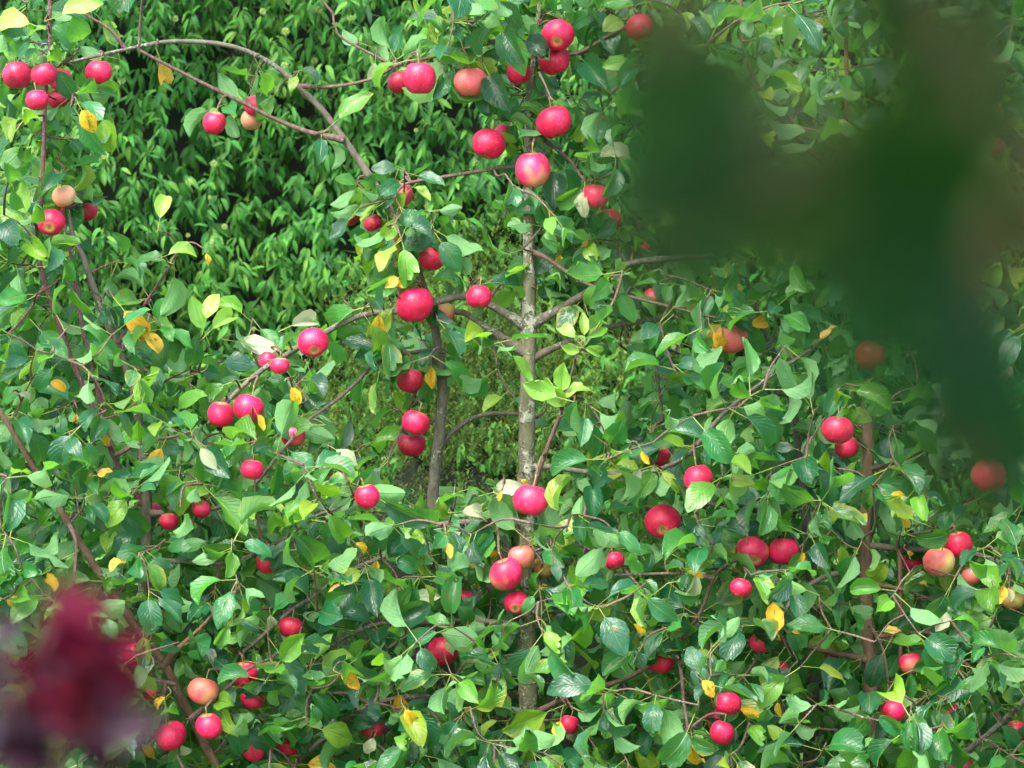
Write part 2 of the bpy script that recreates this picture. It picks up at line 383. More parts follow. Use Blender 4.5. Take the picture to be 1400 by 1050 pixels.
    cv += [Vector((-HX, 3.3, 0)) - inv, Vector((HX, 3.3, 0)) - inv, Vector((HX, 3.3, HZ)) - inv, Vector((-HX, 3.3, HZ)) - inv]
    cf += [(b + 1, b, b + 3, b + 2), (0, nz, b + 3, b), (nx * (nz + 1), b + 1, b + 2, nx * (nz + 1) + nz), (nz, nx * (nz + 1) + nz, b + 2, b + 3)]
    mesh_obj('shade_dark_stem_mass', cv, cf, M['core'], root)
build_hedge()

# ------------------------------------------------------------------ fine-leaved shrub between hedge and trees
def build_shrub():
    cx, cy = at(630, 500, 1.15).x, 1.2
    root = thing('evergreen_shrub', 'rounded olive green shrub with tiny yellowish sprigs before the ivy hedge', 'shrub', loc=(cx, cy, 0))
    sp = leaf_template(.2, .3, 0, .2, .0, 0, 90, (.4,), .4)
    O, A, N = [], [], []
    def rad(u, v): return 1 + .16 * noise.noise(Vector((math.cos(u) * 2.2 * math.cos(v), math.sin(u) * 2.2, math.sin(v) * 2.2))) + .10 * noise.noise(Vector((math.cos(u) * 7, math.sin(u) * 7, v * 7)))
    stems = []
    for k in range(13000):
        u = random.uniform(0, 2 * math.pi); v = random.uniform(-.45, 1.5)
        if math.sin(u) > .2 and random.random() < .8: continue
        r = rad(u, v) * random.uniform(.80, 1.02)
        d = Vector((math.cos(u) * math.cos(v), math.sin(u) * math.cos(v), math.sin(v)))
        c = Vector((d.x * .70, d.y * .42, .72 + d.z * 1.02)) * r
        ax = (d * .8 + Vector((random.gauss(0, .35), random.gauss(0, .35), .7))).normalized(); s1 = ax.orthogonal().normalized(); s2 = ax.cross(s1)
        ln = random.uniform(.03, .065)
        for q in range(9):
            t = q / 9; an = q * 2.4 + k
            o = c + ax * ln * t; O.append(o); A.append((s1 * math.cos(an) + s2 * math.sin(an)) * .9 + ax * .8); N.append(ax + Vector((0, 0, .4)))
    O = np.array(O); Fm = frames(np.array(A), np.array(N)); n = len(O)
    bake('foliage', [sp], np.zeros(n, int), O, Fm, rng.uniform(.008, .016, n), M['shrub'], root, np.repeat(rng.random(n // 9 + 1), 9)[:n] * .8 + rng.random(n) * .2)
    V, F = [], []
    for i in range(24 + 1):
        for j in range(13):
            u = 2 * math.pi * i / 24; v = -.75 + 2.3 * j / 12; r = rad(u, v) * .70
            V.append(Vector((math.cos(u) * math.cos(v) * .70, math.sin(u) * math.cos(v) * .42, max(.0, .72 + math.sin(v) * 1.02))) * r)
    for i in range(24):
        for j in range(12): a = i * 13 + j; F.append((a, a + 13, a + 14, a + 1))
    mesh_obj('shade_dark_stem_mass', V, F, M['core'], root)  # inner stem core in the same painted shade colour
build_shrub()

# ------------------------------------------------------------------ apple tree skeletons: photograph columns/rows with distance, radius in pixels
class Br: pass
def B(y0, y1, r0, r1, *pts, mat='twig', clear=0.0, name='branch', rad=None, hide=None):
    b = Br(); n = len(pts); b.mat, b.clear, b.name, b.hide = mat, clear, name, hide
    ys = [y0 + (y1 - y0) * i / (n - 1) for i in range(n)]
    rr = rad or [r0 + (r1 - r0) * i / (n - 1) for i in range(n)]
    b.path, b.rad = smooth_path([at(p[0], p[1], y) for p, y in zip(pts, ys)], [x * PX for x in rr], .018)
    if name == 'branch':                        # swollen collar where the limb leaves its parent
        for i in range(min(4, len(b.rad))): b.rad[i] *= (1.7, 1.4, 1.18, 1.06)[i]
    return b
TREES = [
 dict(label='apple tree with straight lichen-speckled pale trunk in front of the olive shrub', base=(724, 0), brs=[
  B(0, 0, 0, 0, (724, 1526), (723, 1050), (722, 960), (719, 700), (721, 560), (723, 440), (723, 300), (722, 200), (725, 130), (732, 60), (738, 0), (742, -80),
    mat='bark_pale', clear=.84, hide=[(725, 860), (965, 2000)], name='trunk', rad=[16, 13, 12.5, 11.5, 11, 10.3, 7.6, 6.2, 5.4, 4, 3, 2]),
  B(0, -.15, 6, 2.8, (721, 447), (690, 428), (640, 405), (600, 412), (555, 424), (510, 428), (470, 441), (400, 480), (350, 512), (300, 560), (285, 580), mat='bark', clear=.8),
  B(0, .05, 5.5, 4, (719, 482), (690, 464), (655, 441), (635, 428), (612, 425), (590, 417), mat='bark', clear=.6),
  B(0, -.1, 6, 3, (725, 445), (760, 425), (813, 393), (850, 365), (890, 355), (945, 352), (1000, 345), mat='bark', clear=.6),
  B(0, .1, 5, 3, (723, 492), (770, 470), (830, 448), (900, 436), (960, 430), mat='bark', clear=.75),
  B(0, -.15, 3, 1.8, (723, 345), (743, 350), (800, 387), (867, 407), (907, 417), (980, 435), clear=.5),
  B(0, -.15, 4, 2.4, (720, 640), (745, 638), (800, 645), (850, 648), (890, 645), (933, 628), (960, 600), (993, 562), (1050, 517), (1110, 477), mat='bark', clear=.6),
  B(0, -.2, 4, 1.5, (720, 695), (728, 672), (740, 635), (755, 595), (768, 562), (775, 535), (785, 500), (793, 472), mat='twig', clear=.8),
  B(0, -.08, 3, 1.8, (723, 175), (745, 192), (780, 220), (800, 248), (815, 246)),
  B(0, -.1, 3, 1.8, (723, 236), (697, 228), (650, 235), (600, 243), (553, 252), (540, 270), clear=.6),
  B(0, -.1, 3, 2, (731, 68), (700, 50), (665, 60), (620, 71), (575, 82), (556, 86), clear=.5),
  B(0, -.05, 3, 2, (733, 64), (760, 74), (790, 73), (830, 50), (865, 32), (900, 15), clear=.5),
  B(-.02, .05, 2.3, 1.4, (790, 73), (805, 68), (812, 90), (822, 140), (833, 195), clear=.5),
  B(0, -.1, 3, 1.7, (720, 754), (767, 743), (800, 748), (840, 765), (857, 783), (897, 827), clear=.4),
  B(0, -.1, 3, 1.7, (721, 842), (770, 835), (830, 832), (860, 840), clear=.4),
  B(0, -.2, 4, 2, (722, 980), (783, 950), (850, 930), (900, 903), (920, 890), (943, 860), (960, 833), (977, 787), (1000, 768), clear=.5),
  B(-.19, -.2, 2.3, 1.5, (976, 790), (930, 784), (883, 785), (840, 786), clear=.5),
  B(-.13, -.2, 2.7, 2.3, (920, 890), (930, 912), (935, 960), (941, 998), clear=.9),
  B(0, 0, 4, 2.3, (721, 856), (640, 848), (563, 852), (523, 852), (497, 860), (473, 870), (447, 890), mat='bark', clear=.5),
  B(0, -.1, 5, 2.3, (719, 724), (680, 712), (630, 715), (583, 722), (543, 753), (473, 783), (427, 817), (400, 833), (350, 877), (320, 900), mat='bark', clear=.5)]),
 dict(label='young apple tree with slender bent grey stem arching across the ivy hedge', base=(640, .1), brs=[
  B(.1, -.02, 0, 0, (640, 1526), (625, 1050), (620, 1000), (610, 900), (596, 760), (592, 690), (595, 640), (601, 590), (605, 530), (598, 470), (590, 430), (570, 370), (540, 300), (503, 238), (470, 190), (440, 150), (410, 120), (385, 97), (350, 75), (300, 60), (230, 57), (170, 68), (105, 83), (60, 95), (20, 112),
    mat='bark', clear=.8, hide=[(245, 455), (690, 2000)], name='trunk', rad=[13, 11, 11, 10, 9, 8.2, 7.6, 7.4, 7.2, 6.6, 6.3, 6, 5.7, 5.3, 4.8, 4.4, 4.0, 3.6, 3.3, 3.0, 2.8, 2.5, 2.3, 2.0, 1.6]),
  B(.08, .13, 3.7, 2.6, (595, 640), (602, 612), (625, 585), (660, 567), (705, 566), (735, 571), mat='bark', clear=.9),
  B(.02, -.05, 3.5, 2, (470, 191), (420, 180), (370, 160), (345, 147), (300, 125), (270, 110), (215, 82), (190, 68), mat='twig', clear=.7),
  B(0, -.05, 2.2, 1.6, (172, 68), (150, 40), (110, 15), (90, -15), clear=.7),
  B(.02, -.02, 2.4, 2, (406, 118), (460, 118), (510, 107), (540, 90), (556, 84), clear=.7),
  B(-.01, -.02, 2, 1.5, (540, 91), (500, 70), (462, 47), (455, 18), clear=.6),
  B(.09, -.1, 5, 3, (616, 957), (603, 955), (567, 953), (510, 963), (457, 997), (400, 1050), (370, 1090), mat='bark', clear=.6),
  B(0, -.02, 3, 2, (508, 963), (473, 948), (430, 950), mat='bark', clear=.7),
  B(.09, -.1, 2.5, 1.8, (616, 962), (640, 977), (700, 983), (750, 985)),
  B(.06, .0, 2.8, 1.8, (602, 488), (583, 503), (563, 547), (550, 583), (537, 612), clear=.7),
  B(.06, -.1, 2.8, 1.8, (600, 478), (550, 484), (513, 497), (490, 520), (460, 547), (417, 577), (390, 600), mat='twig', clear=.6)]),
 dict(label='bushy apple tree with thin upright purplish stems before the ivy hedge', base=(175, -.05), brs=[
  B(-.05, -.05, 0, 0, (175, 1526), (190, 1000), (200, 700), (190, 580), (180, 525), (163, 483), (147, 440), (130, 400), (113, 350), (100, 322), (93, 285),
    mat='bark', clear=.5, hide=[(540, 2000)], name='trunk', rad=[12, 10, 8, 6.5, 6, 5.6, 5.3, 5, 4.2, 3, 2]),
  B(-.05, -.12, 4, 2.2, (195, 690), (165, 645), (147, 600), (137, 550), (127, 500), (113, 450), (103, 385), (97, 350), (90, 312), mat='twig_purple', clear=.6),
  B(-.09, -.16, 4, 2.3, (150, 610), (110, 520), (75, 430), (50, 340), (55, 290), (60, 200), (62, 130), (68, 60), (68, 0), (70, -70), mat='twig_purple', clear=.8),
  B(-.05, -.15, 2.3, 1.5, (158, 475), (197, 417), (217, 387), (233, 363), (245, 338), mat='twig_purple', clear=.7),
  B(-.13, -.2, 2, 1.5, (60, 392), (33, 433), (0, 467), (-30, 490), clear=.6),
  B(-.08, -.2, 2.4, 1.6, (158, 622), (200, 603), (233, 598), (260, 590), clear=.5),
  B(-.05, -.2, 3.6, 2, (200, 702), (260, 700), (310, 690), (350, 660), (380, 623), (400, 600), mat='bark', clear=.4),
  B(-.05, -.2, 3.6, 2, (198, 765), (300, 770), (350, 757), (383, 740), (430, 707), (447, 700), (480, 690), mat='bark', clear=.5),
  B(-.15, -.25, 2, 1.3, (345, 760), (355, 738), (350, 683), (346, 600), (345, 583), clear=.6)]),
 dict(label='apple tree with one long leaning brown stem behind the blurred purple spray', base=(420, -.15), brs=[
  B(-.1, -.35, 0, 0, (420, 1526), (335, 1150), (277, 1010), (250, 960), (227, 913), (200, 877), (167, 830), (133, 780), (92, 713), (53, 650), (35, 620), (10, 578), (-40, 500), (-70, 430),
    mat='bark_brown', clear=.85, name='trunk', rad=[10, 8, 6.8, 6.5, 6.3, 6, 5.6, 5, 4.6, 4.2, 4, 3.6, 3, 2]),
  B(-.24, -.3, 4, 1.8, (224, 908), (240, 890), (273, 860), (300, 830), (330, 800), mat='bark_brown', clear=.7),
  B(-.24, -.3, 2.2, 1.5, (226, 912), (190, 893), (140, 885)),
  B(-.23, -.28, 2.2, 1.5, (238, 935), (210, 930), (163, 930)),
  B(-.28, -.36, 2.4, 1.6, (95, 717), (104, 740), (103, 770), (100, 805), clear=.9),
  B(-.2, -.3, 3, 1.6, (262, 982), (300, 950), (340, 915), (370, 900))]),
 dict(label='apple tree with bare brown trunk partly behind the blurred dark leaves', base=(1198, 0), brs=[
  B(0, 0, 0, 0, (1198, 1526), (1195, 1050), (1192, 960), (1190, 900), (1187, 860), (1183, 780), (1185, 700), (1187, 620), (1182, 500), (1172, 400), (1162, 280), (1158, 200), (1157, 40), (1157, -70),
    mat='bark_brown', clear=.9, hide=[(-100, 600), (935, 2000)], name='trunk', rad=[13, 10.5, 10, 9.5, 9.5, 9.3, 9, 8.3, 6, 4.5, 3.6, 3.2, 2.6, 2]),
  B(0, -.1, 4, 2.3, (1184, 783), (1140, 785), (1105, 800), (1085, 815), (1070, 842), (1062, 862), mat='bark', clear=.85),
  B(0, -.1, 4.5, 2.6, (1189, 903), (1140, 892), (1093, 882), (1050, 873), (993, 883), (950, 893), mat='bark_brown', clear=.75),
  B(-.06, -.15, 2.4, 1.6, (1050, 874), (1025, 915), (1000, 943), (996, 956), clear=.5),
  B(0, -.1, 4, 2.6, (1185, 746), (1240, 750), (1330, 757), (1370, 770), (1400, 782), (1460, 795), mat='bark', clear=.6),
  B(0, -.05, 3, 2, (1184, 798), (1230, 805), (1275, 820), mat='bark_brown', clear=.7),
  B(-.02, -.02, 3, 3, (1230, 749), (1231, 805), (1232, 870), (1230, 908), mat='bark_brown', clear=.7),
  B(0, -.1, 2.2, 1.5, (1189, 856), (1205, 880), (1213, 920), (1216, 960), clear=.6),
  B(0, -.15, 2.6, 1.6, (1190, 872), (1270, 865), (1300, 890), (1340, 922), (1370, 942), clear=.6),
  B(0, -.05, 2.4, 1.6, (1193, 1000), (1127, 997), (1077, 990), clear=.8),
  B(0, -.15, 3, 2, (1187, 642), (1230, 630), (1300, 600), (1360, 590), (1420, 582)),
  B(0, -.05, 2.6, 1.8, (1182, 505), (1200, 440), (1240, 400)),
  B(0, -.1, 3, 1.9, (1160, 255), (1100, 200), (1050, 140), (1020, 80), (1014, 20), (1012, -30), clear=.6),
  B(0, -.1, 3, 2, (1160, 235), (1240, 210), (1320, 180), (1370, 170), (1440, 160)),
  B(0, -.12, 2.6, 1.6, (1186, 615), (1165, 590), (1145, 560))]),
 dict(label='apple tree with thick grey trunk standing behind the bare brown trunk', base=(1112, .35), brs=[
  B(.35, .2, 0, 0, (1112, 1526), (1110, 1050), (1110, 900), (1112, 820), (1105, 740), (1095, 640), (1080, 540), (1040, 440), (1020, 380),
    mat='bark', clear=.8, name='trunk', rad=[14, 12.5, 11.5, 10, 8, 6, 5, 4, 3]),
  B(.3, 0, 3, 2, (1105, 742), (1060, 705), (1000, 690), (940, 690), (900, 692), mat='bark'),
  B(.22, .02, 3, 2, (1080, 540), (1010, 535), (960, 565), (912, 590), (905, 560), (897, 500), mat='bark', clear=.8),
  B(.2, 0, 2.5, 1.8, (1042, 442), (1010, 430), (970, 400)),
  B(.22, .05, 2.5, 1.8, (1088, 590), (1120, 540), (1160, 470), (1200, 420))]),
 dict(label='small apple tree with slanting twiggy stem beside the bare brown trunk', base=(1330, -.15), brs=[
  B(-.15, -.2, 0, 0, (1330, 1526), (1300, 1200), (1293, 1075), (1307, 1043), (1327, 1023), (1367, 990), (1400, 957), (1450, 900), (1500, 820),
    mat='bark', clear=.8, name='trunk', rad=[8, 6.5, 5.5, 5, 4.5, 4, 3.6, 3, 2]),
  B(-.17, -.25, 2.5, 1.7, (1310, 1040), (1290, 1000), (1262, 970), (1235, 950)),
  B(-.18, -.25, 2.5, 1.7, (1369, 988), (1350, 940), (1345, 890), (1360, 840))]),
]

# ------------------------------------------------------------------ apples: column, row, radius (px), nearer(+)/farther(-) than its branch (m), skin, pose, label
AP = [
 (24,103,20,.0,'p','', 'pink apple behind a leaf, outermost of the cluster on the purplish stem'),
 (60,102,18,.0,'r','', 'red apple split by the thin purplish stem, in a tight cluster'),
 (82,108,16,.02,'r','', 'crimson apple touching the purplish stem under a pale leaf'),
 (51,137,16,.03,'r','', 'magenta apple lowest of the cluster on the purplish stem'),
 (79,135,15,-.05,'d','', 'dull red apple tucked behind the cluster on the purplish stem'),
 (135,99,18.5,.0,'r','', 'bright red apple hanging alone near the thin end of the arching stem'),
 (293,168,16.5,.0,'r','', 'small bright red apple hanging alone against the ivy hedge'),
 (344,142,11,-.03,'p','', 'small pink apple above a dull brownish apple on the grey twig'),
 (344,164,15,-.05,'y','', 'dull brownish apple below a small pink one on the grey twig'),
 (87,268,16.5,.04,'y','', 'pale peach-yellow apple standing above red ones by the purplish stem'),
 (70,304,19,.02,'r','c', 'red apple under the pale peach-yellow apple'),
 (101,297,12,-.02,'p','', 'half hidden pink apple between two red ones under the pale apple'),
 (122,288,11,-.02,'d','', 'small dark red apple beside the pale peach-yellow apple'),
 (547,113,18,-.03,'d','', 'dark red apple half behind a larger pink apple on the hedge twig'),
 (574,107,23.5,.03,'p','', 'large glossy pink apple with a darker one behind, before the hedge'),
 (643,112,23,.02,'g','', 'pink and yellow-green apple under a jagged blue-green leaf'),
 (668,197,23,.02,'r','', 'round crimson apple with a small pink one behind its shoulder'),
 (688,181,12,-.03,'p','', 'small pink apple behind the shoulder of a crimson one'),
 (553,262,10,-.02,'p','', 'small pink apple peeping out at the end of a hedge twig'),
 (510,305,13,.02,'d','', 'narrow dark red apple between drooping grey-green leaves by the bent stem'),
 (481,303,6,-.02,'r','', 'tiny red glimpse of an apple behind drooping leaves'),
 (590,354,18,.03,'r','', 'red apple partly behind a leaf above the big two-toned apple'),
 (763,48,22.5,.05,'r','c', 'red apple with its calyx showing, top of a pair by the tree tip'),
 (758,82,22,.0,'r','', 'pinkish red apple directly under the one showing its calyx'),
 (709,100,17,.0,'r','', 'red apple half behind a large hanging leaf by the tree tip'),
 (758,167,24.5,.04,'r','', 'bright red apple beside the trunk with a leaf over its shoulder'),
 (728,232,25,.10,'p','', 'plain rosy apple hanging squarely in front of the pale trunk'),
 (814,268,18.5,.0,'p','', 'soft pink apple with a pale leaf against its side'),
 (836,296,12,-.04,'r','', 'small reddish apple just below the soft pink one'),
 (875,38,20,.0,'d','', 'brownish red apple dimmed by the edge of the blurred dark leaves'),
 (880,341,9,-.02,'d','', 'small dull red apple hidden in leaves over the forked limb'),
 (1360,200,15,.0,'p','', 'single rosy apple glimpsed beyond the blurred dark leaves'),
 (302,567,18,.0,'r','', 'crimson apple at the tip of the long side limb'),
 (340,558,21.5,.05,'r','', 'larger glossy red apple overlapping the one at the limb tip'),
 (345,642,16,.04,'r','', 'red apple crossed by a thin vertical twig'),
 (275,696,13,.0,'p','', 'small pinkish apple half behind a drooping leaf above the leaning stem'),
 (208,698,11,-.02,'p','', 'small pink apple showing just above a red one in dense leaves'),
 (231,713,13.5,.02,'r','', 'small red apple beneath a pink one in dense leaves'),
 (567,417,25,.06,'r','w', 'big two-toned red apple on the limb over the bent stem'),
 (609,423,12,-.02,'g','', 'small orange-red apple tucked behind the big two-toned one'),
 (655,406,18,.02,'r','', 'red apple lying behind the limb near the pale trunk'),
 (428,468,21,.05,'r','c', 'bright red apple below the long side limb, calyx visible'),
 (366,493,13,-.03,'p','', 'rosy apple behind the long side limb, paired with a duller one'),
 (383,500,13,.02,'p','', 'dull pink apple in front of its pair under the long side limb'),
 (560,520,18,.02,'d','', 'dark red apple with a curled leaf across it beside the bent stem'),
 (568,578,19,.05,'r','', 'purplish red apple hanging against the bent grey stem'),
 (563,607,19.5,-.03,'d','', 'dull red apple with a round leaf over it under the purplish one'),
 (403,600,12,.0,'p','', 'small pink apple among dry stalks on the grey twig'),
 (502,679,17.5,.05,'r','', 'red apple with a leaf hanging over its stalk, low by the bent stem'),
 (1002,463,22,.0,'g','', 'greenish pink apple beside a curled yellow leaf'),
 (955,655,20.5,.06,'r','', 'bright red apple hanging alone under a thin sloping side twig'),
 (726,684,24.5,.12,'p','', 'large glossy red apple hanging in front of the trunk below a leafy shoot'),
 (906,713,24.5,.06,'r','c', 'large red apple with a deep calyx, partly covered by leaves'),
 (907,629,6,.0,'r','', 'tiny red glimpse of an apple above two large leaves'),
 (890,404,9,-.03,'d','', 'withered dull red apple on the thin sloping twig'),
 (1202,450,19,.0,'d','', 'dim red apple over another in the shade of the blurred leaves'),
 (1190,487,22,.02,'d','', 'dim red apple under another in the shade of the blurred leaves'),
 (1145,588,21.5,.05,'r','', 'rosy apple with a leaf across its front beside the brown trunk'),
 (1158,612,17,-.02,'r','', 'red apple half hidden below the leaf-crossed rosy one'),
 (1352,650,24,.05,'p','', 'large rosy apple at the lower edge of the blurred dark leaves'),
 (1367,608,21,-.02,'d','', 'dark red apple above the large rosy one by the blurred leaves'),
 (233,1006,22.5,.05,'r','', 'large shiny red apple beside the foot of the leaning stem'),
 (286,993,18,.06,'r','', 'smaller shiny red apple across the leaning stem from a large one'),
 (278,945,21,.0,'g','', 'half green apple with red cheek above the two shiny red ones'),
 (333,922,19,.03,'r','w', 'dark crimson apple with a yellowish flank under pale leaves'),
 (344,960,12,-.02,'p','', 'small pink apple under the dark crimson one with a yellowish flank'),
 (347,1027,15,.0,'r','', 'red apple partly behind a white leaf near the lowest twigs'),
 (392,1024,9,.0,'r','', 'small red glimpse of an apple beside a yellow leaf'),
 (175,897,8,.0,'p','', 'tiny pink apple beside the purple spray'),
 (207,945,8,.0,'p','', 'tiny magenta apple beside the leaning stem'),
 (398,858,16.5,.0,'d','', 'deep red apple in the shade behind hanging leaves'),
 (513,997,12,.02,'p','', 'small pink apple with a green leaf over its lower half'),
 (605,890,21.5,.05,'r','', 'bright red apple resting above a fan of blue-green leaves'),
 (638,817,11,.0,'p','', 'small pale pink apple among dry stalks'),
 (692,785,22.5,.10,'p','w', 'large pink apple with a yellow-green rim before the trunk'),
 (713,762,19,.06,'g','', 'pale blushed apple behind the large pink one by the trunk'),
 (706,824,17,.08,'r','c', 'red apple under the large pink one by the trunk'),
 (746,780,10,.0,'g','', 'small orange apple in shade behind the blushed one'),
 (363,777,8,.0,'d','', 'tiny dark red apple under a yellowish leaf'),
 (840,767,14,.0,'r','', 'dim red apple behind a thin twig and leaves'),
 (1028,755,22.5,.05,'p','c', 'large rosy apple with brown calyx, touching its twin'),
 (1071,754,21.5,.05,'r','', 'large plain pink apple touching its twin with the brown calyx'),
 (1013,804,15,.04,'r','', 'small bright red apple below the touching twin apples'),
 (908,913,8.5,.02,'r','', 'tiny red apple above the silvery hanging stub'),
 (778,991,14,.03,'r','', 'red apple between a curled orange leaf and large green ones'),
 (996,962,18.5,.05,'r','', 'dark pink apple with a cream leaf on its face'),
 (987,1002,17.5,.06,'r','', 'red apple directly under the one with the cream leaf'),
 (977,980,11,-.02,'p','', 'small pink apple squeezed behind a stack of two'),
 (1033,883,7,.0,'p','', 'tiny pink glimpse of an apple by the brown side limb'),
 (1284,768,21.5,.05,'g','', 'dull orange-red apple hanging from the brown side branch'),
 (1311,745,19,.02,'r','w', 'red apple with a green side on top of the brown side branch'),
 (1328,787,15,.0,'g','', 'small orange-red apple beneath the dull orange-red one'),
 (1245,771,10,-.02,'r','', 'small red apple beside the thin dark upright stick'),
 (1385,818,17.5,.0,'g','', 'orange-red apple under a broad leaf past the brown side branch'),
 (1245,907,16.5,.0,'p','', 'dim purplish apple at the foot of the thin dark stick'),
 (1222,972,17.5,.02,'r','', 'bright red apple split by a leaf low by the brown trunk'),
 (1297,967,8,.0,'r','', 'tiny red apple among leaves of the slanting stem'),
 (1390,993,10,.0,'r','', 'small red apple hanging under the slanting stem'),
 (1315,1046,9,.0,'d','', 'small dark red apple at the twiggy fork of the slanting stem'),
 (1137,897,11,-.02,'d','', 'dull brownish apple behind the brown side limb'),
 (1072,912,7,.0,'d','', 'tiny dull red apple beneath the brown side limb'),
]
# nodes of all skeletons
NP, NT_, = [], []
for ti, T in enumerate(TREES):
    for b in T['brs']:
        lo = 0
        for p in b.path:
            if p.z > .72: NP.append(p); NT_.append(ti)
NP = np.array(NP); NT_ = np.array(NT_)
skel_pix = pix(NP)

def apple_mesh(seed):
    r = random.Random(seed); V, F = [], []; n, sg = 15, 24
    ht, wd = r.uniform(.86, .98), 1.0; sq = r.uniform(.02, .06); lop = r.uniform(-.10, .10); ph = r.uniform(0, 6)
    for i in range(n + 1):
        t = i / n; a = math.pi * (t * .97 + .015)
        rr = math.sin(a) ** .92 * (1 - .09 * t * t); z = math.cos(a) * ht
        q = 1 - rr
        z += -.34 * math.exp(-(rr / .26) ** 2) if t < .5 else .20 * math.exp(-(rr / .24) ** 2)
        for s in range(sg):
            an = 2 * math.pi * s / sg
            w = rr * (1 + sq * math.cos(5 * an + ph) * t + .03 * math.cos(2 * an + ph))
            V.append((w * math.cos(an) * wd, w * math.sin(an) * wd, z + lop * w * math.cos(an + ph)))
    for i in range(n):
        for s in range(sg): q = (s + 1) % sg; F.append((i * sg + s, (i + 1) * sg + s, (i + 1) * sg + q, i * sg + q))
    F.append(tuple(range(sg))); F.append(tuple(range(n * sg + sg - 1, n * sg - 1, -1)))
    o = mesh_obj('apple', V, F, M['apple_r']); me = o.data; me.materials.clear(); bpy.data.objects.remove(o)
    return V, F
AP_SHAPE = [apple_mesh(i) for i in range(6)]
stv, stf = tube(*smooth_path([Vector((0, 0, .45)), Vector((.02, .02, .8)), Vector((.08, .03, 1.25)), Vector((.1, .05, 1.45))], [.055, .04, .045, .07], .2), sides=6)
STEM = {}
cxv, cxf = [], []
for k in range(5):
    a = 2 * math.pi * k / 5; b = len(cxv)
    cxv += [Vector((math.cos(a - .4) * .05, math.sin(a - .4) * .05, -.66)), Vector((math.cos(a + .4) * .05, math.sin(a + .4) * .05, -.66)), Vector((math.cos(a) * .16, math.sin(a) * .16, -.80)), Vector((math.cos(a) * .1, math.sin(a) * .1, -.9))]
    cxf += [(b, b + 1, b + 2), (b + 1, b + 3, b + 2), (b + 3, b, b + 2), (b, b + 3, b + 1)]
extra_twigs = [[] for _ in TREES]
AP_INFO = []; GLIMPSE = []; AP_C = []; GL_LEAF = []
for i, (px, py, r, dn, skin, pose, label) in enumerate(AP):
    vx, vy, vr = px, py, r
    if r < 13:                                   # only a glimpse shows: a full-sized apple behind leaves
        full = random.uniform(15.5, 18.5); an = random.uniform(0, 6.28); off = full - r
        px, py = px + math.cos(an) * off, py + math.sin(an) * off; r = full; dn = min(dn, 0)
        GLIMPSE.append((px, py, full, an, vr))
    rw = r * PX * 1.02
    d2 = ((skel_pix - [px, py - r * 1.3]) ** 2).sum(1); q = d2.argmin(); by = min(NP[q, 1], .06)
    y = by - dn - (rw * 1.1 if dn > 0 else (.03 if dn == 0 else -rw - .02)); y = max(-.5, min(.4, y))
    c = at(px, py, y); k = (DIST + y) / DIST; rw *= k
    V, F = AP_SHAPE[i % 6]
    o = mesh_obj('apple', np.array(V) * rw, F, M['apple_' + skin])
    o.location = c
    if pose == 'c': eul = (R(random.uniform(-62, -48)), R(random.uniform(-15, 15)), random.uniform(0, 6))
    else: eul = (R(random.uniform(-14, 16)), R(random.uniform(-20, 20)), random.uniform(0, 6))
    if pose == 'c': mt = Matrix.Rotation(eul[0], 4, 'X') @ Matrix.Rotation(eul[1], 4, 'Y')
    else: mt = Matrix.Rotation(eul[0], 4, 'X') @ Matrix.Rotation(eul[1], 4, 'Y') @ Matrix.Rotation(eul[2], 4, 'Z')
    if pose == 'w': mt = Matrix.Rotation(eul[0], 4, 'X') @ Matrix.Rotation(eul[1], 4, 'Y') @ Matrix.Rotation(R(200), 4, 'Z')
    o.rotation_euler = mt.to_euler()
    o['label'] = label; o['category'] = 'apple'; o['group'] = 'ripe apples hanging on the trees'
    s = mesh_obj('stalk', [v * rw for v in stv], stf, M['stalk'], o)
    s = mesh_obj('calyx', [v * rw for v in cxv], cxf, M['calyx'], o, smooth=False)
    tip = c + (mt.to_3x3() @ Vector((.1, .05, 1.45))) * rw
    AP_INFO.append((vx, vy, vr, y - rw)); AP_C.append((px, py, r, y))
    if vr < 13:
        for da in (-.75, .75, 0) if vr < 10 else (-.5, .5):
            a2 = an + da; GL_LEAF.append((px + math.cos(a2) * r * .85, py + math.sin(a2) * r * .85, y - rw - .012, a2))
    # a spur from the nearest wood to the stalk
    d3 = ((NP - np.array(tip)) ** 2).sum(1); q = d3.argmin(); st = Vector(NP[q]); ti = int(NT_[q])
    mid = (st + tip) * .5 + Vector((random.gauss(0, .006), .012, .16 * (st - tip).length))
    extra_twigs[ti].append(([st, mid, tip], [.0034, .0028, .0026], True))
APA = np.array(AP_INFO)

